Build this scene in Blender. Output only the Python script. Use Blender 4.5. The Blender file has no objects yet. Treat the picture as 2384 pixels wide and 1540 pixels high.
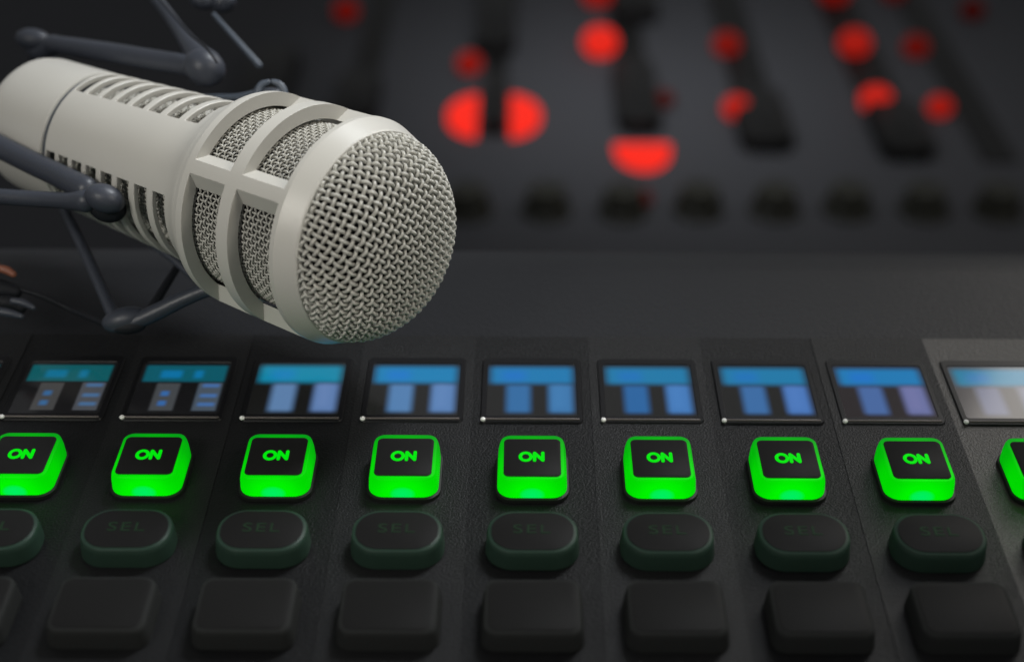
import bpy, math
import numpy as np
from mathutils import Vector, Matrix
MM = 0.001
scene = bpy.context.scene

# ------------------------------------------------------------------ camera
F_PX, CX, CY = 3400.0, 1192.0, 770.0          # focal length / centre on a 2384 px wide frame
PITCH, YAW, CAM_H = math.radians(34.6), math.radians(0.5), 222.0
FWD = np.array([-math.sin(YAW)*math.cos(PITCH), math.cos(YAW)*math.cos(PITCH), -math.sin(PITCH)])
RGT = np.array([math.cos(YAW), math.sin(YAW), 0.0])
UPV = np.cross(RGT, FWD)
CAM = np.array([0.0, 0.0, CAM_H])
cam_data = bpy.data.cameras.new('camera')
cam = bpy.data.objects.new('camera', cam_data)
scene.collection.objects.link(cam)
scene.camera = cam
cam.location = CAM*MM
cam.rotation_euler = (math.pi/2 - PITCH, 0, YAW)
cam_data.sensor_width = 36.0
cam_data.lens = 36.0*F_PX/2384.0
cam_data.clip_start = 0.01
cam_data.clip_end = 50
cam_data.dof.use_dof = True
cam_data.dof.focus_distance = 0.345
cam_data.dof.aperture_fstop = 51.3/7.0
scene.render.resolution_x, scene.render.resolution_y = 1024, 661

# ------------------------------------------------------------------ world, lamps, exposure
world = bpy.data.worlds.new('World'); scene.world = world
world.use_nodes = True
bg = world.node_tree.nodes['Background']
bg.inputs[0].default_value = (0.97, 0.985, 1.0, 1)
bg.inputs[1].default_value = 0.22

def area(name, loc, target, sx, sy, power, col, spread=180):
    l = bpy.data.lights.new(name, 'AREA'); l.shape = 'RECTANGLE'
    l.size, l.size_y = sx*MM, sy*MM
    l.energy = power; l.color = col; l.spread = math.radians(spread)
    o = bpy.data.objects.new(name, l); scene.collection.objects.link(o)
    o.location = Vector(loc)*MM
    o.rotation_euler = (Vector(target)-Vector(loc)).to_track_quat('-Z', 'Y').to_euler()
    return o
area('key_lamp', (210, 620, 560), (-75, 325, 60), 180, 180, 0.20, (0.93, 0.965, 1.0), 36)
area('fill_lamp', (-300, -60, 400), (-65, 315, 50), 200, 200, 0.082, (1.0, 0.965, 0.89), 36)
area('warm_lamp', (300, 150, 380), (-30, 300, 45), 160, 160, 0.045, (1.0, 0.93, 0.80), 40)
area('right_softbox', (690, 1095, 640), (200, 290, 0), 480, 520, 3.5, (1.0, 0.95, 0.88))  # unseen softbox at rear right, placed to mirror in the rightmost screens
area('rear_lamp', (0, 1150, 160), (130, 1330, -400), 200, 200, 0.62, (0.95, 0.97, 1.0), 70)
scene.view_settings.view_transform = 'Standard'
scene.view_settings.look = 'None'
scene.view_settings.exposure = 0
scene.view_settings.gamma = 1
scene.cycles.use_denoising = True
scene.cycles.max_bounces = 6

# ------------------------------------------------------------------ coordinate helpers
def cam2w(p):
    p = np.asarray(p, float)
    return CAM + np.multiply.outer(p[..., 0], RGT) + np.multiply.outer(p[..., 1], UPV) + np.multiply.outer(p[..., 2], FWD)
def at(px, py, depth):
    """world point (mm) seen at frame position px, py at this distance along the view"""
    return cam2w([(px-CX)/F_PX*depth, -(py-CY)/F_PX*depth, depth])
def on_plane(px, py, z=0.0):
    d = cam2w([(px-CX)/F_PX, -(py-CY)/F_PX, 1.0]) - CAM
    return CAM + d*((z-CAM[2])/d[2])

# ------------------------------------------------------------------ materials
def new_mat(name):
    m = bpy.data.materials.new(name); m.use_nodes = True
    return m, m.node_tree.nodes, m.node_tree.links, m.node_tree.nodes['Principled BSDF']
def plain(name, col, rough=0.5, metal=0.0, spec=0.5, bump=0.0, bscale=400, var=0.0, coat=0.0, detail=3):
    m, n, l, b = new_mat(name)
    b.inputs['Base Color'].default_value = (*col, 1)
    b.inputs['Roughness'].default_value = rough
    b.inputs['Metallic'].default_value = metal
    b.inputs['Specular IOR Level'].default_value = spec
    b.inputs['Coat Weight'].default_value = coat
    tc = n.new('ShaderNodeTexCoord')
    if bump:
        t = n.new('ShaderNodeTexNoise'); t.inputs['Scale'].default_value = bscale; t.inputs['Detail'].default_value = detail
        l.new(tc.outputs['Object'], t.inputs['Vector'])
        bp = n.new('ShaderNodeBump'); bp.inputs['Strength'].default_value = bump; bp.inputs['Distance'].default_value = 0.0003
        l.new(t.outputs['Fac'], bp.inputs['Height']); l.new(bp.outputs['Normal'], b.inputs['Normal'])
    if var:
        t2 = n.new('ShaderNodeTexNoise'); t2.inputs['Scale'].default_value = 60; t2.inputs['Detail'].default_value = 5
        l.new(tc.outputs['Object'], t2.inputs['Vector'])
        mr = n.new('ShaderNodeMapRange'); mr.inputs[3].default_value = 1-var; mr.inputs[4].default_value = 1+var
        l.new(t2.outputs['Fac'], mr.inputs[0])
        mx = n.new('ShaderNodeVectorMath'); mx.operation = 'SCALE'; mx.inputs[0].default_value = col
        l.new(mr.outputs[0], mx.inputs['Scale']); l.new(mx.outputs[0], b.inputs['Base Color'])
        mr2 = n.new('ShaderNodeMapRange'); mr2.inputs[3].default_value = rough-.08; mr2.inputs[4].default_value = rough+.08
        l.new(t2.outputs['Fac'], mr2.inputs[0]); l.new(mr2.outputs[0], b.inputs['Roughness'])
    return m
def glow(name, col, strength=1.0, base=(0.02, 0.02, 0.02)):
    m, n, l, b = new_mat(name)
    b.inputs['Base Color'].default_value = (*base, 1)
    b.inputs['Specular IOR Level'].default_value = 0.03
    b.inputs['Roughness'].default_value = 0.5
    b.inputs['Emission Color'].default_value = (*col, 1)
    b.inputs['Emission Strength'].default_value = strength
    return m
M_MIC = plain('mic_paint', (0.47, 0.460, 0.425), 0.36, bump=0.10, bscale=3500, var=0.03)
M_WIRE = plain('mesh_wire_paint', (0.42, 0.413, 0.375), 0.42, bump=0.15, bscale=2500, var=0.06)
M_CORE = plain('foam_core', (0.006, 0.006, 0.007), 0.9, spec=0.1, bump=0.5, bscale=1500)
M_SEAM = plain('dark_gap', (0.05, 0.06, 0.075), 0.4)
M_MOUNT = plain('mount_plastic', (0.036, 0.041, 0.054), 0.40, spec=0.35, bump=0.15, bscale=1500, var=0.15)
M_MOUNT2 = plain('mount_rubber', (0.010, 0.011, 0.014), 0.6, spec=0.2, bump=0.2, bscale=1200)
M_RUBBER = plain('elastic_cord', (0.06, 0.075, 0.10), 0.45, bump=0.2, bscale=2500)
M_ORANGE = plain('orange_plastic', (0.20, 0.07, 0.04), 0.5)
M_BRACKET = plain('warm_metal', (0.12, 0.09, 0.07), 0.4, metal=0.6)
M_PANEL_A = plain('panel_lit_tone', (0.0095, 0.0098, 0.0105), 0.42, spec=0.14, bump=0.7, bscale=2100, detail=2)  # stronger grazing reflection put into the strip colour
M_PANEL_B = plain('panel_shade_tone', (0.0075, 0.0078, 0.0085), 0.44, spec=0.115, bump=0.7, bscale=2100, detail=2)  # weaker grazing reflection put into the strip colour
M_PANEL_C = plain('panel_warm_sheen', (0.030, 0.028, 0.025), 0.42, spec=0.34, bump=0.7, bscale=2100, detail=2)  # warm light on the right-hand strips put into colour and gloss
M_BODY = plain('console_body', (0.012, 0.0127, 0.015), 0.45, spec=0.15, bump=0.5, bscale=1200)
M_CAP = plain('cap_black', (0.011, 0.011, 0.011), 0.5, spec=0.06)
M_BASE_BAND = plain('base_band_black', (0.010, 0.012, 0.010), 0.5, spec=0.22)
M_SEL = plain('smoked_plastic', (0.020, 0.040, 0.029), 0.42, spec=0.12)
M_KEY = plain('key_plastic', (0.022, 0.023, 0.0225), 0.6, spec=0.03)
M_FRAME = plain('screen_frame', (0.006, 0.006, 0.007), 0.35, spec=0.15)
M_LIP = plain('lip_metal', (0.08, 0.068, 0.065), 0.45, metal=0.4)
M_GLINT = plain('pale_glint', (0.75, 0.74, 0.73), 0.25)  # frame corner highlight put into a pale base colour
M_REAR = plain('rear_panel', (0.036, 0.037, 0.041), 0.7, spec=0.03, bump=0.3, bscale=300)
M_KNOB = plain('knob_black', (0.015, 0.015, 0.011), 0.45, spec=0.15)
M_FADER = plain('fader_black', (0.005, 0.005, 0.005), 0.5, spec=0.12)
M_DESK = plain('desk_black', (0.008, 0.008, 0.009), 0.6, spec=0.15, bump=0.2, bscale=100)
M_SELTXT = glow('sel_text', (0.02, 0.075, 0.03), 0.24, (0.011, 0.014, 0.011))
M_ONTXT = glow('on_text', (0.0, 0.78, 0.004), 1.0, (0, 0.01, 0))

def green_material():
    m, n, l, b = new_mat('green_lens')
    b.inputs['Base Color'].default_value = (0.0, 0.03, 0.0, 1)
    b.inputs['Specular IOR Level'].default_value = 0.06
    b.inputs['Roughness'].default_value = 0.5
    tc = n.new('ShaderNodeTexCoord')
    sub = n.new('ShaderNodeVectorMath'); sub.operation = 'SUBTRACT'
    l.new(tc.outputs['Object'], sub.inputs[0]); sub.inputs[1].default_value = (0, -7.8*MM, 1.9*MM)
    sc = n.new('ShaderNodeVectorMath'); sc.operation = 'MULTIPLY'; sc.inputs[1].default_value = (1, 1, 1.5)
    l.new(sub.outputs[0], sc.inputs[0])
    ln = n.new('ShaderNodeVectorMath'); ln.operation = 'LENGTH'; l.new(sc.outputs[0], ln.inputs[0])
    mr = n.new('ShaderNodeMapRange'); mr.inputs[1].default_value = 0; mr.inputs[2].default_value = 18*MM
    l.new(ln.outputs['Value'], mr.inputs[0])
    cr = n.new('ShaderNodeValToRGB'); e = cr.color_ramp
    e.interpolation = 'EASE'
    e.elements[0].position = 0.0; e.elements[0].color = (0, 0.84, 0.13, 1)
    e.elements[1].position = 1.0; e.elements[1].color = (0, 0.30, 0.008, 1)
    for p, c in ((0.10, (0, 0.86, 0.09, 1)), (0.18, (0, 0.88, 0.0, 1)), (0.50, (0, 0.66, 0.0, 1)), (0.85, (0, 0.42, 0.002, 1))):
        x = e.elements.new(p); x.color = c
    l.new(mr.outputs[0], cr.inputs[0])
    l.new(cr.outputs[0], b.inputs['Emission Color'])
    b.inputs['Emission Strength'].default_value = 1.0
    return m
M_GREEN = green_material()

# ------------------------------------------------------------------ mesh collector
class MB:
    def __init__(self): self.v = []; self.f = []; self.n = 0
    def add(self, verts, faces):
        verts = np.asarray(verts, float).reshape(-1, 3)
        self.v.append(verts)
        self.f += [tuple(int(i)+self.n for i in f) for f in faces]
        self.n += len(verts); return self
    def box(self, c, s, M=None):
        x, y, z = np.array(s)/2.0
        v = np.array([[a, b, d] for a in (-x, x) for b in (-y, y) for d in (-z, z)])
        if M is not None: v = v @ np.asarray(M).T
        return self.add(v+np.array(c), [(0, 1, 3, 2), (4, 6, 7, 5), (0, 4, 5, 1), (2, 3, 7, 6), (0, 2, 6, 4), (1, 5, 7, 3)])
    def tube(self, pts, rad, seg=20, caps=True):
        """round bar through pts; rad per point; ends rounded off"""
        P = np.asarray(pts, float); R = np.broadcast_to(np.asarray(rad, float), (len(P),)).copy()
        if caps:
            t0 = P[0]-P[1]; t0 /= np.linalg.norm(t0); t1 = P[-1]-P[-2]; t1 /= np.linalg.norm(t1)
            a = np.radians([88, 65, 40, 18])
            pre = [P[0]+t0*R[0]*math.sin(x) for x in a]; prr = [R[0]*math.cos(x) for x in a]
            post = [P[-1]+t1*R[-1]*math.sin(x) for x in a[::-1]]; por = [R[-1]*math.cos(x) for x in a[::-1]]
            P = np.array(pre+list(P)+post); R = np.array(prr+list(R)+por)
        T = np.gradient(P, axis=0); T /= np.linalg.norm(T, axis=1)[:, None]
        n = np.cross(T[0], [0, 0, 1.0])
        if np.linalg.norm(n) < .1: n = np.cross(T[0], [0, 1.0, 0])
        n /= np.linalg.norm(n); ang = np.arange(seg)*2*math.pi/seg; out = []
        for i in range(len(P)):
            n = n - T[i]*(n@T[i]); n /= np.linalg.norm(n); b = np.cross(T[i], n)
            out.append(P[i]+R[i]*(np.outer(np.cos(ang), n)+np.outer(np.sin(ang), b)))
        F = []
        for i in range(len(P)-1):
            for j in range(seg):
                k = (j+1) % seg
                F.append((i*seg+j, i*seg+k, (i+1)*seg+k, (i+1)*seg+j))
        F.append(tuple(range(seg))[::-1]); F.append(tuple((len(P)-1)*seg+j for j in range(seg)))
        return self.add(np.concatenate(out), F)
    def ellipsoid(self, c, r, axes=None, seg=28, rings=16):
        A = np.eye(3) if axes is None else np.asarray(axes)
        V = []; F = []
        for i in range(rings+1):
            t = math.pi*i/rings
            for j in range(seg):
                p = 2*math.pi*j/seg
                V.append([math.sin(t)*math.cos(p)*r[0], math.sin(t)*math.sin(p)*r[1], math.cos(t)*r[2]])
        for i in range(rings):
            for j in range(seg):
                k = (j+1) % seg; F.append((i*seg+j, (i+1)*seg+j, (i+1)*seg+k, i*seg+k))
        return self.add(np.array(V)@A+np.array(c), F)
    def loft(self, rings, close_top=True, close_bot=True):
        """rings: list of equal-length closed loops of points"""
        n = len(rings[0]); F = []
        for i in range(len(rings)-1):
            for j in range(n):
                k = (j+1) % n; F.append((i*n+j, i*n+k, (i+1)*n+k, (i+1)*n+j))
        if close_bot: F.append(tuple(range(n))[::-1])
        if close_top: F.append(tuple((len(rings)-1)*n+j for j in range(n)))
        return self.add(np.concatenate([np.asarray(r, float) for r in rings]), F)
    def build(self, name, mat, parent=None, smooth=35, bevel=0.0, weld=False):
        V = np.concatenate(self.v)*MM
        if parent is not None:
            off = np.zeros(3); q = parent
            while q is not None: off += np.array(q.location); q = q.parent
            V = V-off
        me = bpy.data.meshes.new(name)
        me.from_pydata(V.tolist(), [], self.f); me.update()
        me.materials.append(mat)
        o = bpy.data.objects.new(name, me); scene.collection.objects.link(o)
        if parent is not None: o.parent = parent
        if smooth:
            me.shade_smooth(); me.set_sharp_from_angle(angle=math.radians(smooth))
        if bevel:
            md = o.modifiers.new('bevel', 'BEVEL'); md.width = bevel*MM; md.segments = 2; md.limit_method = 'ANGLE'
            md.angle_limit = math.radians(40); md.harden_normals = False
        return o

def rrect(w, d, r, z, cx=0, cy=0, n=6):
    out = []
    for (sx, sy, a0) in ((1, 1, 0), (-1, 1, 90), (-1, -1, 180), (1, -1, 270)):
        for i in range(n+1):
            a = math.radians(a0+90*i/n)
            out.append((cx+sx*(w/2-r)+r*math.cos(a), cy+sy*(d/2-r)+r*math.sin(a), z))
    return out

def thing(name, label, cat, loc_mm, group=None):
    o = bpy.data.objects.new(name, None); scene.collection.objects.link(o)
    o.empty_display_size = 0.01
    o.location = Vector([float(x) for x in loc_mm])*MM
    o['label'] = label; o['category'] = cat
    if group: o['group'] = group
    return o
def part_empty(name, parent, loc_mm):
    o = bpy.data.objects.new(name, None); scene.collection.objects.link(o); o.parent = parent
    o.location = Vector([float(x) for x in loc_mm])*MM - parent.location
    return o
def copy_part(src, parent, shift_mm, name=None):
    c = src.copy(); scene.collection.objects.link(c); c.parent = parent
    c.location = src.location + Vector([float(x) for x in shift_mm])*MM
    for ch in src.children:
        g = ch.copy(); scene.collection.objects.link(g); g.parent = c
        g.matrix_parent_inverse = ch.matrix_parent_inverse.copy()
    return c

# ------------------------------------------------------------------ desk
desk = MB().box((0, 1500, -450), (9000, 7000, 20)).build('desk', M_DESK)
desk['kind'] = 'structure'

# ------------------------------------------------------------------ front mixing console
PITCH_MM = 29.6
X0 = on_plane(1239, 1062, 5.0)[0]                       # middle column of keys
Y_BACK = on_plane(1192, 535, 0)[1]
Y_PLATE = on_plane(1192, 782, 0)[1]
console = thing('mixing_console', 'black mixing console with glowing green ON keys and small blue screens',
                'mixing console', (X0, 200, -60))
hb = MB()
prof = [(60, -60), (60, -1.0), (Y_BACK-20, -1.0), (Y_BACK-12, -1.9), (Y_BACK-5, -4.2), (Y_BACK-1, -8), (Y_BACK, -12), (Y_BACK, -60)]
XL, XR = X0-260, X0+260
hb.add([(x, y, z) for x in (XL, XR) for (y, z) in prof],
       [tuple(range(8))[::-1], tuple(range(8, 16))]+[(i, (i+1) % 8, 8+(i+1) % 8, 8+i) for i in range(8)])
hb.build('housing', M_BODY, console, smooth=40)
# upper tray: one long plate behind the screens
MB().box((X0, (Y_PLATE+Y_BACK-22)/2, -0.75), (518, Y_BACK-22-Y_PLATE-.04, 1.0)).build('rear_plate', M_BODY, console, smooth=0)

# channel plates
cols = list(range(-6, 7))
plates = {}
for i in cols:
    z = 0.0 if i % 2 else -0.18
    m = M_PANEL_C if i >= 4 else (M_PANEL_A if i % 2 else M_PANEL_B)  # strip sheen painted by column: alternating tones, warm ones at the right
    cx = X0+i*PITCH_MM
    hw = PITCH_MM/2 if i % 2 else PITCH_MM/2+.02; xa, xb = cx-hw, cx+hw
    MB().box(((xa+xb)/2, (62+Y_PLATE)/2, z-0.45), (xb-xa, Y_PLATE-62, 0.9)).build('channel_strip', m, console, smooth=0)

YT = on_plane(1239, 838, 0)[1]; YB = on_plane(1239, 982, 0)[1]
print('screen y', YT, YB, 'on row', on_plane(1239, 1065, 5)[1], 'sel', on_plane(1245, 1236, 5)[1])

def soft_screen(name, header, colA, colB, base, text=None, soft=1.7):
    """display picture: a header bar and two lit columns, in object coordinates (mm) with soft pixels"""
    m, n, l, b = new_mat(name)
    b.inputs['Base Color'].default_value = (0.012, 0.012, 0.014, 1)
    b.inputs['Roughness'].default_value = 0.12
    b.inputs['Specular IOR Level'].default_value = 0.36
    tc = n.new('ShaderNodeTexCoord'); sp = n.new('ShaderNodeSeparateXYZ'); l.new(tc.outputs['Object'], sp.inputs[0])
    def step(out, e0, e1, inv=False):
        mr = n.new('ShaderNodeMapRange'); mr.interpolation_type = 'SMOOTHSTEP'
        mr.inputs[1].default_value = e0*MM; mr.inputs[2].default_value = e1*MM
        mr.inputs[3].default_value, mr.inputs[4].default_value = (1, 0) if inv else (0, 1)
        l.new(out, mr.inputs[0]); return mr.outputs[0]
    def mul(a, c):
        x = n.new('ShaderNodeMath'); x.operation = 'MULTIPLY'; l.new(a, x.inputs[0])
        if isinstance(c, float): x.inputs[1].default_value = c
        else: l.new(c, x.inputs[1])
        return x.outputs[0]
    def rect(x0, x1, y0, y1, s):
        r = mul(step(sp.outputs[0], x0-s, x0+s), step(sp.outputs[0], x1-s, x1+s, True))
        return mul(r, mul(step(sp.outputs[1], y0-s, y0+s), step(sp.outputs[1], y1-s, y1+s, True)))
    acc = None
    def layer(mask, col):
        nonlocal acc
        mx = n.new('ShaderNodeMix'); mx.data_type = 'RGBA'
        l.new(mask, mx.inputs[0])
        if acc is None: mx.inputs[6].default_value = (*base, 1)
        else: l.new(acc, mx.inputs[6])
        mx.inputs[7].default_value = (*col, 1); acc = mx.outputs[2]
    layer(rect(-10.4, 10.4, 2.6, 9.6, soft), header)
    layer(rect(-6.3, -0.4, -9.4, 1.9, soft*.8), colA)
    layer(rect(4.3, 10.3, -9.4, 2.1, soft*.8), colB)
    if text:
        for (x0, x1) in ((-6.2, -0.8), (2.4, 4.6)): layer(rect(x0, x1, 4.2, 7.4, 0.9), text)
        for (yy) in (1.0, -3.2, -6.8): layer(rect(5.4, 9.6, yy-.7, yy+.7, 0.7), (text[0]+.05, text[1]*.9, text[2]))
        for (yy) in (-2.4, -6.4): layer(rect(-4.6, -2.6, yy-1.0, yy+1.0, 0.7), (text[0]+.03, text[1]*.8, text[2]))
    else:
        layer(mul(rect(-7.5, -1.5, 3.8, 8.0, 2.0), 0.5), (header[0], header[1]*.8, header[2]*1.5))
        layer(mul(rect(5.4, 8.4, -7.4, 2.0, 1.6), 0.35), (colB[0]*1.5, colB[1]*1.3, colB[2]*1.2))
    # faint pixel rows
    l.new(acc, b.inputs['Emission Color']); b.inputs['Emission Strength'].default_value = 1.0
    return m
SCR = {
 -4: soft_screen('display_a', (0.0, 0.085, 0.10), (0.045, 0.045, 0.045), (0.055, 0.06, 0.07), (0.002, 0.002, 0.002), (0.0, 0.14, 0.26), .5),
 -3: soft_screen('display_b', (0.0, 0.085, 0.12), (0.05, 0.055, 0.06), (0.055, 0.075, 0.10), (0.002, 0.002, 0.002), (0.0, 0.15, 0.34), .7),
 -2: soft_screen('display_c', (0.0, 0.22, 0.36), (0.10, 0.20, 0.38), (0.10, 0.19, 0.40), (0.003, 0.003, 0.002)),
 -1: soft_screen('display_d', (0.0, 0.19, 0.42), (0.07, 0.19, 0.40), (0.08, 0.19, 0.42), (0.004, 0.004, 0.002)),
  0: soft_screen('display_e', (0.0, 0.17, 0.40), (0.02, 0.13, 0.33), (0.03, 0.16, 0.38), (0.004, 0.004, 0.002)),
  1: soft_screen('display_f', (0.0, 0.17, 0.36), (0.01, 0.11, 0.32), (0.04, 0.17, 0.45), (0.004, 0.004, 0.002)),
  2: soft_screen('display_g', (0.0, 0.17, 0.36), (0.03, 0.13, 0.34), (0.05, 0.16, 0.45), (0.004, 0.004, 0.002)),
  3: soft_screen('display_h', (0.0, 0.17, 0.42), (0.05, 0.12, 0.32), (0.12, 0.14, 0.32), (0.012, 0.008, 0.008)),  # slight reflected glare mixed into the emission colours
  4: soft_screen('display_i', (0.0, 0.17, 0.30), (0.12, 0.13, 0.20), (0.14, 0.15, 0.20), (0.05, 0.045, 0.045)),  # grey-white reflected glare mixed into the emission colours
}
scy = (YT+YB)/2; sch = YT-YB
for i in range(-5, 6):
    cx = X0+i*PITCH_MM
    s = part_empty('channel_display', console, (cx, scy, 0))
    fr = MB()
    # raised frame around a recessed picture
    W, H, ww, hh = 25.4, sch+1.0, 22.8, sch-4.0
    o_ = rrect(W, H, 1.4, 0.02, cx, scy); o2 = rrect(W-.5, H-.5, 1.3, 0.4, cx, scy)
    i1 = rrect(ww, hh, 0.8, 0.4, cx, scy); i2 = rrect(ww-.4, hh-.4, 0.7, 0.12, cx, scy)
    fr.loft([o_, o2, i1, i2], False, False)
    fr.build('frame', M_FRAME, s, smooth=30)
    pic = MB().add(rrect(ww-.3, hh-.3, 0.6, 0.2, cx, scy), [tuple(range(28))])
    # own origin in the middle of the picture so the material is centred
    pe = pic.build('picture', SCR.get(i, SCR[max(-4, min(4, i))]), s, smooth=0)
    # lip along the lower edge + pale bead at its left end, added as a highlight
    MB().tube([(cx-W/2+1.0, scy-H/2+1.1, 0.42), (cx+W/2-1.2, scy-H/2+1.1, 0.42)], [.36, .36], 12).build('lip', M_LIP, s)
    MB().ellipsoid((cx-W/2+0.7, scy-H/2+0.8, 0.6), (0.65, 0.65, 0.55)).build('glint_bead', M_GLINT, s)

# ON keys
def stroke(pts, r, z): 
    return MB().tube([(x, y, z) for x, y in pts], r, 10)
YON = on_plane(1239, 1065, 6.0)[1]
def make_on_key(cx, cy):
    base = part_empty('on_key', console, (cx, cy, 0))
    b = MB()
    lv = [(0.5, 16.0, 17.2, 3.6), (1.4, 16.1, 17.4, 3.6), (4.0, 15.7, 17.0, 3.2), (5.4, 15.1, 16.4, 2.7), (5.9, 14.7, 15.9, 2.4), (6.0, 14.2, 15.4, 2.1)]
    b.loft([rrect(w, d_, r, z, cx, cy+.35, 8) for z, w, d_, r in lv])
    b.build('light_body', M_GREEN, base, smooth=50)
    c = MB(); c.loft([rrect(13.2, 13.5, 1.3, 5.9, cx, cy, 8), rrect(13.2, 13.5, 1.3, 6.13, cx, cy, 8), rrect(12.9, 13.2, 1.2, 6.23, cx, cy, 8)])
    c.build('cap', M_CAP, base, smooth=40)
    t = MB(); z = 6.27; hw, hh = 1.45, 1.75
    O = [(cx-1.95+1.55*math.cos(a), cy+1.55*math.sin(a), z) for a in np.linspace(0, 2*math.pi, 40)]
    N = [(cx+.62, cy-1.55), (cx+.62, cy+1.5), (cx+3.0, cy-1.5), (cx+3.0, cy+1.55)]
    ang = np.arange(40)*2*math.pi/40
    # O as a closed ring
    ring = []
    for k in range(12):
        q = 2*math.pi*k/12
        ring.append([(cx-1.95+(1.55+.52*math.cos(q))*math.cos(a), cy+(1.6+.52*math.cos(q))*math.sin(a), z+.16*math.sin(q)) for a in ang])
    nR = len(ang); F = []
    for k in range(12):
        k2 = (k+1) % 12
        for j in range(nR):
            j2 = (j+1) % nR; F.append((k*nR+j, k*nR+j2, k2*nR+j2, k2*nR+j))
    t.add(np.array(ring).reshape(-1, 3), F)
    for k, (p, q) in enumerate(zip(N[:-1], N[1:])):
        p = np.array([*p, 0.]); q = np.array([*q, 0.]); dd = (q-p)/np.linalg.norm(q-p); nn = np.array([-dd[1], dd[0], 0])
        rr = .50; pts = []
        for a in np.linspace(-90, 90, 7): pts.append(q+rr*(dd*math.cos(math.radians(a))+nn*math.sin(math.radians(a))))
        for a in np.linspace(90, 270, 7): pts.append(p+rr*(dd*math.cos(math.radians(a))+nn*math.sin(math.radians(a))))
        lo = [(x, y, 6.15) for x, y, _ in pts]; hi = [(x, y, 6.35+.01*k) for x, y, _ in pts]
        t.loft([lo, hi])
    ctr = np.array([cx-.3, cy, 0.])
    t.v = [(q-ctr)*np.array([.80, .86, 1.])+ctr+np.array([.1, .1, 0]) for q in t.v]
    t.build('lettering', M_ONTXT, base, smooth=0)
    k = MB(); k.loft([rrect(17.2, 18.6, 4.0, 0.0, cx, cy+.2, 8), rrect(17.0, 18.4, 3.9, 0.9, cx, cy+.2, 8), rrect(16.4, 17.8, 3.6, 1.0, cx, cy+.2, 8)])  # dark band around the foot of the key
    k.build('base_band', M_BASE_BAND, base, smooth=40)
    return base
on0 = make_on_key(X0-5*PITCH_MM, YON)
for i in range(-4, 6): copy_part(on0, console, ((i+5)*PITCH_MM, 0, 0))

# SEL keys
def text_mesh(s, size, cx, cy, z, name, mat, parent, extrude=.05, off=0.0, sx=1.0):
    cu = bpy.data.curves.new('txt', 'FONT'); cu.body = s; cu.size = size*MM; cu.extrude = extrude*MM; cu.offset = off*MM
    cu.align_x = 'CENTER'; cu.align_y = 'CENTER'; cu.space_character = 1.15
    o = bpy.data.objects.new('txt', cu); scene.collection.objects.link(o)
    dg = bpy.context.evaluated_depsgraph_get(); me = bpy.data.meshes.new_from_object(o.evaluated_get(dg))
    bpy.data.objects.remove(o)
    me.materials.clear(); me.materials.append(mat)
    t = bpy.data.objects.new(name, me); scene.collection.objects.link(t); t.parent = parent
    off_ = np.zeros(3); q = parent
    while q is not None: off_ += np.array(q.location); q = q.parent
    t.location = Vector(np.array([cx, cy, z])*MM-off_); t.scale = (sx, 1, 1)
    return t
YSEL = on_plane(1245, 1236, 5.0)[1]
def make_sel(cx, cy):
    base = part_empty('select_key', console, (cx, cy, 0))
    b = MB(); lv = [(0.2, 20.6, 14.2, 6.2), (3.6, 20.0, 13.8, 6.1), (4.7, 19.6, 13.4, 6.0), (5.0, 19.0, 12.8, 5.8)]
    b.loft([rrect(w, d, r, z, cx, cy, 12) for z, w, d, r in lv]); b.build('light_body', M_SEL, base, smooth=50)
    c = MB(); c.loft([rrect(18.0, 11.8, 5.5, 4.9, cx, cy, 12), rrect(18.0, 11.8, 5.5, 5.14, cx, cy, 12), rrect(17.7, 11.5, 5.4, 5.2, cx, cy, 12)])
    c.build('cap', M_CAP, base, smooth=40)
    text_mesh('SEL', 3.9, cx-.2, cy+.4, 5.25, 'lettering', M_SELTXT, base, sx=1.35)
    return base
sel0 = make_sel(X0-5*PITCH_MM, YSEL)
for i in range(-4, 6): copy_part(sel0, console, ((i+5)*PITCH_MM, 0, 0))
# third row: wide unlit keys
YK = on_plane(1245, 1345, 5.0)[1]-8.0
def make_key(cx, cy):
    base = part_empty('unlit_key', console, (cx, cy, 0))
    b = MB(); lv = [(0.2, 21.2, 16.6, 3.0), (3.8, 20.4, 16.0, 2.8), (4.8, 19.8, 15.4, 2.6), (5.0, 19.2, 14.8, 2.4)]
    b.loft([rrect(w, d, r, z, cx, cy, 8) for z, w, d, r in lv]); b.build('surround', M_KEY, base, smooth=50)
    c = MB(); c.loft([rrect(18.4, 14.0, 2.2, 4.9, cx, cy, 8), rrect(18.4, 14.0, 2.2, 5.14, cx, cy, 8), rrect(18.1, 13.7, 2.1, 5.2, cx, cy, 8)])
    c.build('cap', M_CAP, base, smooth=40)
    return base
k0 = make_key(X0-5*PITCH_MM, YK)
for i in range(-4, 6): copy_part(k0, console, ((i+5)*PITCH_MM, 0, 0))

# ------------------------------------------------------------------ rear console, further back and lower
ZR = -400.0
KS = (222-ZR)/372.0
rear = thing('rear_console', 'blurred grey control desk behind, with red lit buttons, black knobs and faders',
             'control desk', (60, 1350, -405))
MB().box((80, on_plane(1192, 200, ZR)[1], ZR-5), (2400, 1500, 10)).build('panel', M_REAR, rear, smooth=0, bevel=1.5)

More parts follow.
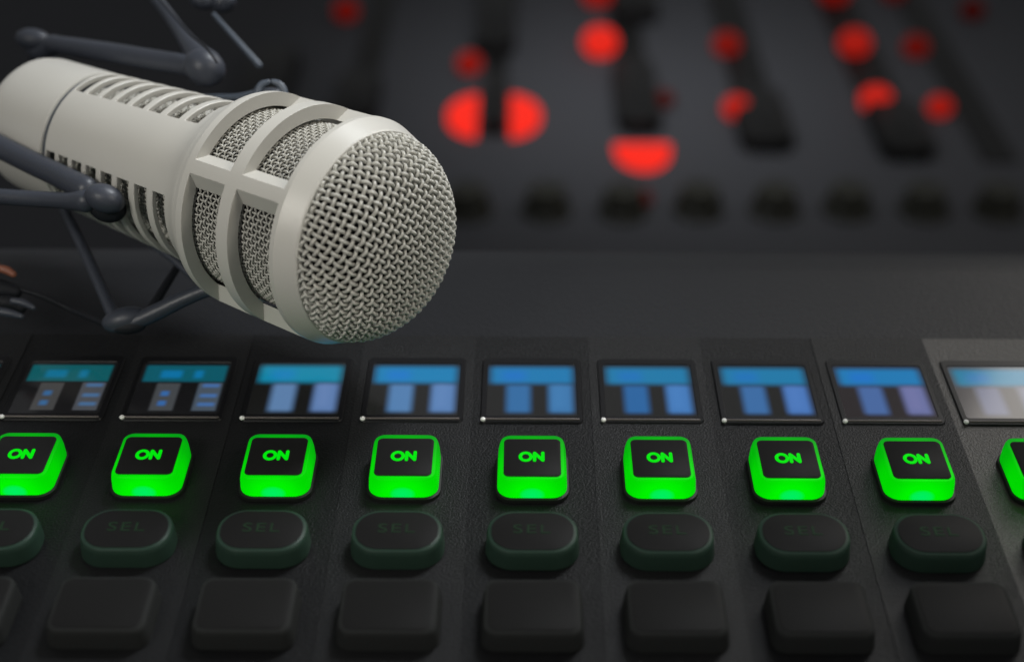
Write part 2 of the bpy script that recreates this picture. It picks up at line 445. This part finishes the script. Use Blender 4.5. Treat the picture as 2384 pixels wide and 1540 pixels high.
kb = None
for (x, y) in ((915, 478), (1090, 480), (1272, 480), (1450, 482), (1625, 478), (1803, 480), (1972, 478), (2150, 480), (2322, 480)):
    p = on_plane(x, y+12, ZR)
    if kb is None:
        q = part_empty('knob', rear, p)
        b = MB(); ring = lambda r, z: [(p[0]+KS*r*math.cos(a), p[1]+KS*r*math.sin(a), ZR+KS*z) for a in np.arange(32)*2*math.pi/32]
        b.loft([ring(13, .2), ring(12.6, 3), ring(11.0, 4), ring(9.8, 12), ring(8.6, 13)]); b.build('grip', M_KNOB, q, smooth=35)
        MB().box((p[0], p[1]+3.5, ZR+14.2*KS), (1.2, 5, .6)).build('pointer', M_REAR, q, smooth=0)
        kb = (q, p)
    else: copy_part(kb[0], rear, p-kb[1])
# dark fader tracks running away from the viewer
for (x, w, y0, y1) in ((820, 26, -90, 330), (1150, 22, -90, 300), (1492, 30, -90, 318), (1790, 36, -90, 360), (2115, 40, -90, 380), (2330, 30, -90, 380)):
    a = on_plane(x, y1, ZR); t = on_plane(x, y0, ZR)
    MB().loft([rrect(w*KS*.62, t[1]-a[1], 5, ZR+.2, a[0], (a[1]+t[1])/2), rrect(w*KS*.62, t[1]-a[1], 5, ZR+2.4, a[0], (a[1]+t[1])/2)]).build('fader_track', M_FADER, rear, smooth=0)
# faders: slot + tall cap
fb = None
for (x, y0, y1) in ((820, 165, 300), (1150, 165, 318), (1490, 130, 315), (1790, 200, 360), (2120, 230, 380), (1150, -60, 135), (1480, -80, 60), (600, 100, 280)):
    a = on_plane(x, y1, ZR); t = on_plane(x, y0, ZR)
    L = (t[1]-a[1])*0.80; cy_ = a[1]+L/2; W = {1150: 15, 1490: 26, 820: 26}.get(x, 30)*KS
    if x == 1150 and y0 < 0: W = 26*KS
    q = part_empty('fader', rear, (a[0], cy_, ZR))
    b = MB(); b.loft([rrect(W, L, W*.35, ZR+.1, a[0], cy_), rrect(W*.95, L*.97, W*.35, ZR+14, a[0], cy_), rrect(W*.8, L*.9, W*.3, ZR+16, a[0], cy_)])
    b.build('fader_cap', M_FADER, q, smooth=40)
RED = [(807, 38, 30, .10), (1093, 160, 30, .22), (1397, 118, 42, .75), (1390, 2, 36, .25), (1690, 118, 33, .16), (1713, 265, 33, .45),
       (1545, 240, 24, .03), (1987, 118, 38, .32), (2130, 122, 31, .09), (2037, 250, 38, .55), (2185, 260, 30, .30), (1940, -2, 38, .14),
       (2078, -8, 30, .05), (2262, 35, 28, .02), (1493, 470, 26, .035)]
reds = {}
def red_mat(s):
    k = 'red_lamp_%d' % int(s*1000)
    if k not in reds: reds[k] = glow(k, (s, s*.026, s*.014), 1.0, (0.03, 0.003, 0.002))
    return reds[k]
def red_button(x, y, r, s, W=1.0, H=1.0, dz=0.0, name='red_lamp_button', half=None):
    p = on_plane(x, y, ZR+3+dz); sc = F_PX/((p-CAM)@FWD); R = r/sc
    ky = 1.0/0.50                                     # round from above the panel would foreshorten; the domes stand up instead
    b = MB()
    if half is None:
        b.ellipsoid((p[0], p[1], ZR+1+R*.62), (R, R, R*.85), seg=32, rings=18)
    else:
        ring = []
        for z, k in ((0, 1), (5, 1), (6, .93)):
            pts = []
            for a in np.linspace(half[0], half[1], 20): pts.append((p[0]+R*k*W*math.cos(math.radians(a)), p[1]+R*k*H*math.sin(math.radians(a)), ZR+.3+z))
            ring.append(pts)
        b.loft(ring)
    return b.build(name, red_mat(s), rear, smooth=40)
for (x, y, r, s) in RED: red_button(x, y, r, s)
red_button(1118, 270, 84, 0.95, .92, 1.25, half=(95, 265))
red_button(1182, 270, 84, 0.95, .92, 1.25, half=(-85, 85))
red_button(1495, 345, 66, 0.95, 1.0, 1.55, half=(175, 365))

# ------------------------------------------------------------------ microphone
P0 = np.array([-32.72, 21.81, 343.0])
D = np.array([-0.80530873, 0.29358846, 0.51505695])
E1 = np.array([0.24732865, 0.95593191, -0.15818572])
E2 = np.array([-0.538800877, 0.0, -0.842433152])
E2 = E2-D*(E2@D); E2 /= np.linalg.norm(E2); E1 = np.cross(E2, D); E1 /= np.linalg.norm(E1)
if E1[1] < 0: E1 = -E1
P0w = cam2w(P0); Dw = cam2w(D)-CAM; E1w = cam2w(E1)-CAM; E2w = cam2w(E2)-CAM
def mic(s, r, phi):
    s, r, phi = np.broadcast_arrays(np.asarray(s, float), r, phi)
    return P0w + s[..., None]*Dw + (r*np.cos(phi))[..., None]*E1w + (r*np.sin(phi))[..., None]*E2w
microphone = thing('microphone', 'large pale beige microphone with slotted barrel and woven wire domed head',
                   'microphone', P0w+Dw*70)

def shell(name, stations, holes, thick, mat, parent, nphi=240, extra_phi=(), bevel=0.25, smooth=32, flare=0.0):
    """turned shell: stations [(s, r)], holes [(s0, s1, phi0, phi1)] in degrees, walls built through the thickness"""
    ph = set(np.round(np.arange(nphi)*360.0/nphi, 4))
    edges = set()
    for h in holes: edges |= {round(h[2] % 360, 4), round(h[3] % 360, 4)}
    ph = sorted([p for p in ph if all(min(abs(p-e), 360-abs(p-e)) > 0.6 for e in edges)]+list(edges))
    S = np.array([a for a, b in stations]); R = np.array([b for a, b in stations])
    hs = set(S)
    for h in holes: hs |= {h[0], h[1]}
    ss = np.array(sorted(hs)); rr = np.interp(ss, S, R)
    nS, nP = len(ss), len(ph); pr = np.radians(ph)
    outer = mic(ss[:, None], rr[:, None], pr[None, :])
    if flare:                                        # openings narrow towards the inside
        spans = sorted({(round(h[2] % 360, 4), round(h[3] % 360, 4)) for h in holes}); xs, ys = [], []
        for a0, a1 in spans:
            if a1 < a0: a1 += 360
            xs += [a0, a1]; ys += [a0+flare, a1-flare]
        o_ = np.argsort(xs); xs = np.array(xs)[o_]; ys = np.array(ys)[o_]
        xs = np.concatenate([xs-360, xs, xs+360]); ys = np.concatenate([ys-360, ys, ys+360])
        pin = np.radians(np.interp(ph, xs, ys))
    else: pin = pr
    th = np.interp(ss, *zip(*thick)) if isinstance(thick, (list, tuple)) else np.full(nS, float(thick))
    inner = mic(ss[:, None], (rr-th)[:, None], pin[None, :])
    V = np.concatenate([outer.reshape(-1, 3), inner.reshape(-1, 3)]); N = nS*nP
    solid = np.ones((nS-1, nP), bool)
    for i in range(nS-1):
        sm = (ss[i]+ss[i+1])/2
        for h in holes:
            if h[0] < sm < h[1]:
                a0, a1 = h[2] % 360, h[3] % 360
                for j in range(nP):
                    nxt = ph[(j+1) % nP]+(360 if j == nP-1 else 0); pm = ((ph[j]+nxt)/2) % 360
                    if (a0 < pm < a1) if a0 < a1 else (pm > a0 or pm < a1): solid[i, j] = False
    F = []
    for i in range(nS-1):
        for j in range(nP):
            k = (j+1) % nP; a, b, c, d = i*nP+j, i*nP+k, (i+1)*nP+k, (i+1)*nP+j
            if solid[i, j]:
                F.append((a, b, c, d)); F.append((N+a, N+d, N+c, N+b))
                if i == 0 or not solid[i-1, j]: F.append((a, N+a, N+b, b))
                if i == nS-2 or not solid[i+1, j]: F.append((d, c, N+c, N+d))
                if not solid[i, (j-1) % nP]: F.append((a, d, N+d, N+a))
                if not solid[i, k]: F.append((b, N+b, N+c, c))
    m = MB(); m.add(V, F)
    used = sorted({q for f in F for q in f}); mp = {q: t for t, q in enumerate(used)}
    m = MB(); m.add(V[used], [tuple(mp[q] for q in f) for f in F])
    return m.build(name, mat, parent, smooth=smooth, bevel=bevel)

def weave(name, mat, parent, fa, fb, samples, seg, rad):
    """fa/fb: lists of polylines (n,3) already undulated -> tubes"""
    Vs = []; Fs = []; n0 = 0
    ang = np.arange(seg)*2*math.pi/seg
    for P, nrm in fa+fb:
        T = np.gradient(P, axis=0); T /= np.linalg.norm(T, axis=1)[:, None]
        B = np.cross(T, nrm); B /= np.linalg.norm(B, axis=1)[:, None]; Nn = np.cross(B, T)
        ring = P[:, None, :]+rad*(np.cos(ang)[None, :, None]*B[:, None, :]+np.sin(ang)[None, :, None]*Nn[:, None, :])
        m = len(P); Vs.append(ring.reshape(-1, 3))
        i = np.arange(m-1)[:, None]; j = np.arange(seg)[None, :]; k = (j+1) % seg
        Fs.append((np.stack([i*seg+j, i*seg+k, (i+1)*seg+k, (i+1)*seg+j], -1)+n0).reshape(-1, 4)); n0 += m*seg
    V = np.concatenate(Vs)*MM; F = np.concatenate(Fs)
    V = V-np.array(parent.location)
    me = bpy.data.meshes.new(name)
    me.vertices.add(len(V)); me.vertices.foreach_set('co', V.ravel().astype(np.float32))
    me.loops.add(F.size); me.loops.foreach_set('vertex_index', F.ravel().astype(np.int32))
    me.polygons.add(len(F)); me.polygons.foreach_set('loop_start', (np.arange(len(F))*4).astype(np.int32))
    me.update(calc_edges=True); me.validate(); me.shade_smooth(); me.materials.append(mat)
    o = bpy.data.objects.new(name, me); scene.collection.objects.link(o); o.parent = parent
    return o

# windows and slots
WIN = []
for k in range(4):
    a0 = 80.3+90*k; a1 = a0+83.0
    WIN += [(6.55, 19.9, a0, a1), (23.66, 35.5, a0, a1)]
cage_prof = [(0.0, 25.5), (0.35, 25.8), (5.2, 27.72), (6.5, 27.72), (19.9, 27.5), (23.7, 27.42), (35.5, 27.1), (37.6, 26.9), (39.0, 26.4), (40.0, 25.4), (40.6, 24.4)]
shell('head_cage', cage_prof, WIN, [(0, 0.9), (1.0, 1.5), (4.4, 3.4), (7.3, 3.6), (38, 3.4), (40.6, 2.0)], M_MIC, microphone, smooth=14, flare=6.5)
SLOT = []
for n_ in range(8):
    s1 = 52.14+7.165*n_-0.1576*n_*n_; w = 4.9-0.2*n_
    SLOT += [(s1-w, s1, -35, 46.4), (s1-w, s1, 99.5, 182)]
    SLOT += [(s1-w, s1, 235, 290)]
body_prof = [(40.2, 23.9), (40.8, 24.4), (41.6, 24.3), (43.6, 23.2), (45.5, 22.3), (48.5, 21.6), (53, 21.25), (95.3, 19.35)]
shell('barrel', body_prof, SLOT, 1.5, M_MIC, microphone)
MB_ = MB()
ring = lambda s, r, n=120: mic(s, r, np.arange(n)*2*math.pi/n)
MB_.loft([ring(94.9, 18.4), ring(98.1, 18.4)]).build('seam_ring', M_SEAM, microphone)
MB().loft([ring(97.2, 18.0), ring(97.2, 19.0), ring(97.4, 19.25), ring(118, 18.9), ring(120.6, 18.5), ring(122.4, 17.5), ring(123.6, 15.8), ring(124, 13)]).build('rear_cap', M_MIC, microphone, smooth=40)
# dark foam core behind the mesh
cs = [(2, 10), (5, 21.0), (40, 21.0), (44, 16.8), (96, 14.2)]
MB().loft([ring(s, r) for s, r in cs]).build('inner_core', M_CORE, microphone, smooth=30)
t_ = [ring(-10.2, 5), ring(-9, 12), ring(-7.4, 15.8), ring(-4, 19.4), ring(0, 21.8), ring(4, 22.0)]
MB().loft(t_).build('dome_core', M_CORE, microphone, smooth=40)

def cyl_weave(name, s0, s1, rf, p_s, nphi, rad, amp, sm=6, seg=6):
    ns = int((s1-s0)/p_s)
    fa, fb = [], []
    for j in range(nphi):                              # wires along the barrel
        t = np.linspace(0, ns, ns*sm+1); s = s0+t*p_s
        sg = 1 if j % 2 == 0 else -1
        ph = np.full_like(s, 2*math.pi*j/nphi)
        r = np.array([rf(x) for x in s])+sg*amp*np.cos(math.pi*t)
        fa.append((mic(s, r, ph), mic(s, r+1, ph)-mic(s, r, ph)))
    for i in range(ns+1):                              # hoops
        t = np.linspace(0, nphi, nphi*sm+1); ph = 2*math.pi*t/nphi
        sg = 1 if i % 2 == 0 else -1
        r = rf(s0+i*p_s)-sg*amp*np.cos(math.pi*t)
        s = np.full_like(ph, s0+i*p_s)
        fb.append((mic(s, r, ph), mic(s, r+1, ph)-mic(s, r, ph)))
    return weave(name, M_WIRE, microphone, fa, fb, sm, seg, rad)
cyl_weave('side_mesh', 4.0, 39.8, lambda s: 22.7-0.01*s, 1.30, 112, .24, .34)
cyl_weave('barrel_mesh', 45.0, 95.6, lambda s: 17.6-(s-45)*0.045, 1.4, 82, .25, .33, 5, 5)

ROLL = 16.0                                             # the woven cloth sits slightly turned in the head
def meridian():
    """(arc length, radius, height) of the dome: shallow front face, rounded shoulder, sloping side, straight skirt"""
    key = [(0, 12.9), (6, 12.65), (11, 11.95), (15, 10.95), (17.6, 9.9), (19.6, 8.4), (21.6, 6.2), (23.2, 4.0), (24.15, 2.0), (24.45, 0.4), (24.4, -1.6), (24.35, -3.6)]
    key = np.array([(-6, 12.65)]+key+[(24.3, -5.6)], float); pts = []
    for i in range(1, len(key)-2):
        p0, p1, p2, p3 = key[i-1:i+3]
        for f in np.linspace(0, 1, 9)[:-1]:
            pts.append(.5*((2*p1)+(-p0+p2)*f+(2*p0-5*p1+4*p2-p3)*f*f+(-p0+3*p1-3*p2+p3)*f**3))
    pts = np.array(pts); L = np.concatenate([[0], np.cumsum(np.linalg.norm(np.diff(pts, axis=0), axis=1))])
    T = np.gradient(pts, axis=0); T /= np.linalg.norm(T, axis=1)[:, None]
    return L, pts[:, 0], pts[:, 1], -T[:, 1], T[:, 0]
ML, MR, MH, NR, NH = meridian()
CR, SR = math.cos(math.radians(ROLL)), math.sin(math.radians(ROLL))
def dome_pts(u, v, lift):
    r = np.hypot(u, v)+1e-9
    q = np.interp(r, ML, MR)+lift*np.interp(r, ML, NR); h = np.interp(r, ML, MH)+lift*np.interp(r, ML, NH)
    x, y = u/r*q, v/r*q
    x, y = x*CR-y*SR, x*SR+y*CR
    return P0w - h[..., None]*Dw + y[..., None]*E1w + x[..., None]*E2w
def dome_mesh():
    p = 1.86; L = ML[-1]-0.2; n = int(L/p)+1; amp, rad = .54, .43
    out = []
    for fam in (0, 1):
        for i in range(-n, n+1):
            w0 = i*p
            if abs(w0) >= L: continue
            lim = math.sqrt(L*L-w0*w0); t = np.arange(-lim, lim, p/9.0)
            if len(t) < 6: continue
            sg = (1 if i % 2 == 0 else -1)*(1 if fam == 0 else -1)
            lift = sg*amp*np.cos(math.pi*t/p)
            u, v = (t, np.full_like(t, w0)) if fam == 0 else (np.full_like(t, w0), t)
            P = dome_pts(u, v, lift); Q = dome_pts(u, v, lift+1)
            out.append((P, Q-P))
    return weave('dome_mesh', M_WIRE, microphone, out, [], 9, 9, rad)
dome_mesh()

# ------------------------------------------------------------------ shock mount (spider suspension)
mount = thing('shock_mount', 'dark slate plastic shock mount of jointed arms and struts gripping the microphone barrel', 'shock mount', at(200, 300, 440))
def pr(px, depth): return px*depth/F_PX
def bar(name, pts, mat=M_MOUNT, parent=mount, seg=22):
    """pts: (px, py, depth, radius px)"""
    P = np.array([at(a, b, c) for a, b, c, r in pts]); R = np.array([pr(r, c) for a, b, c, r in pts])
    if len(P) > 2:                                   # smooth curve through the points
        t = np.arange(len(P)); tt = np.linspace(0, len(P)-1, (len(P)-1)*7+1)
        def cr(A):
            A = np.asarray(A, float); out = []
            for x in tt:
                i = min(int(x), len(A)-2); f = x-i
                p0 = A[max(i-1, 0)]; p1 = A[i]; p2 = A[i+1]; p3 = A[min(i+2, len(A)-1)]
                out.append(.5*((2*p1)+(-p0+p2)*f+(2*p0-5*p1+4*p2-p3)*f*f+(-p0+3*p1-3*p2+p3)*f**3))
            return np.array(out)
        P, R = cr(P), cr(R)
    return MB().tube(P, R, seg).build(name, mat, parent, smooth=50)
def ball(name, px, py, dep, rx, ry, mat=M_MOUNT, rot=0, parent=mount, rz=None):
    a = math.radians(rot); ax = np.array([RGT*math.cos(a)+UPV*math.sin(a), -RGT*math.sin(a)+UPV*math.cos(a), FWD])
    return MB().ellipsoid(at(px, py, dep), (pr(rx, dep), pr(ry, dep), pr(rz or min(rx, ry), dep)), ax).build(name, mat, parent, smooth=60)
# upper arm
bar('arm', [(120, 102, 425, 20), (250, 122, 415, 23), (340, 137, 408, 24), (440, 153, 400, 25)])
ball('ball_joint', 476, 158, 398, 50, 43, rot=-25)
bar('arm', [(340, -30, 420, 13), (385, 25, 416, 14), (420, 75, 410, 17), (452, 118, 403, 26), (476, 150, 400, 40)])
bar('groove_cord', [(352, -25, 408, 3), (398, 30, 404, 3), (440, 78, 396, 3), (480, 112, 386, 3), (505, 145, 382, 3)], M_MOUNT2)
ball('hinge_knuckle', 78, 92, 432, 42, 25, rot=-8)
bar('hinge_knuckle', [(70, 95, 436, 22), (95, 120, 434, 24), (128, 104, 428, 22)])
bar('bracket', [(92, 110, 440, 26), (100, 150, 440, 30), (108, 200, 444, 32)], M_MOUNT2)
bar('bracket', [(128, 138, 425, 7), (136, 150, 424, 8), (158, 160, 426, 5)], M_RUBBER)
bar('arm', [(92, 150, 448, 22), (60, 190, 452, 24), (10, 235, 456, 26), (-40, 260, 460, 26)], M_MOUNT2)
ball('clamp_block', 470, 0, 425, 32, 22, rot=-20)
ball('clamp_block', 520, 4, 425, 30, 26, rot=20)
bar('strut', [(498, 34, 420, 5), (603, 152, 412, 8)], M_RUBBER)
bar('clip', [(600, 232, 384, 9), (602, 212, 384, 10), (610, 198, 384, 9), (624, 191, 384, 6)], M_RUBBER)
bar('clip', [(636, 190, 384, 6), (650, 196, 384, 8), (660, 210, 384, 9), (666, 238, 384, 8)], M_RUBBER)
bar('elastic_band', [(470, 222, 400, 4), (540, 226, 394, 7), (590, 220, 388, 10), (602, 208, 386, 9)], M_RUBBER)
ball('clip_pad', 632, 228, 392, 34, 24, M_MOUNT)
# lower left arms in front of the barrel
bar('arm', [(-40, 322, 385, 27), (60, 372, 378, 27), (130, 405, 371, 28), (200, 440, 363, 30)])
bar('arm', [(-40, 455, 372, 19), (80, 463, 368, 19), (150, 467, 364, 20), (200, 468, 360, 27)])
ball('ball_joint', 244, 462, 358, 48, 34, rot=-20, rz=40)
ball('ball_joint', 250, 482, 362, 45, 36, M_MOUNT2, rot=-18, rz=34)
bar('bracket', [(95, 405, 400, 14), (120, 430, 400, 16), (150, 455, 398, 14)], M_BRACKET)
# lower struts
bar('strut', [(138, 465, 396, 11), (200, 590, 386, 13), (256, 715, 374, 15), (275, 745, 372, 22)])
ball('knuckle', 292, 744, 372, 56, 30, rot=12)
ball('knuckle', 300, 760, 371, 40, 18, M_MOUNT2, rot=5)
bar('strut', [(350, 722, 374, 11), (415, 618, 386, 9)], M_MOUNT2)
bar('arm', [(290, 758, 371, 16), (350, 733, 371, 20), (430, 695, 370, 18), (490, 674, 369, 16), (530, 684, 367, 10)])
bar('elastic_band', [(262, 508, 384, 7), (330, 550, 381, 9), (400, 600, 377, 10), (450, 643, 374, 10), (510, 684, 370, 10), (548, 692, 368, 6)], M_MOUNT)
# stand clamp at the lower left and its cable
clamp = thing('stand_clamp', 'dark clamp with an orange tipped knob at the left edge below the microphone', 'clamp', at(20, 690, 382))
bar('clamp_body', [(-60, 668, 382, 26), (0, 672, 382, 24), (36, 678, 382, 16)], M_MOUNT2, clamp)
bar('clamp_body', [(-40, 700, 382, 22), (20, 704, 382, 22), (48, 716, 382, 14)], M_MOUNT2, clamp)
bar('wing', [(30, 700, 376, 8), (55, 705, 376, 9), (78, 716, 375, 6)], M_MOUNT, clamp)
bar('wing', [(-20, 722, 376, 10), (20, 728, 376, 10), (50, 736, 375, 7)], M_MOUNT, clamp)
bar('orange_tip', [(-2, 624, 378, 9), (16, 629, 378, 10), (31, 638, 378, 8)], M_ORANGE, clamp)
cable = thing('cable', 'thin dark cable running from the clamp to the lower knuckle of the shock mount', 'cable', at(150, 710, 380))
bar('cord', [(40, 670, 382, 6), (100, 690, 382, 7), (170, 722, 382, 7), (245, 754, 373, 8)], M_MOUNT2, cable)
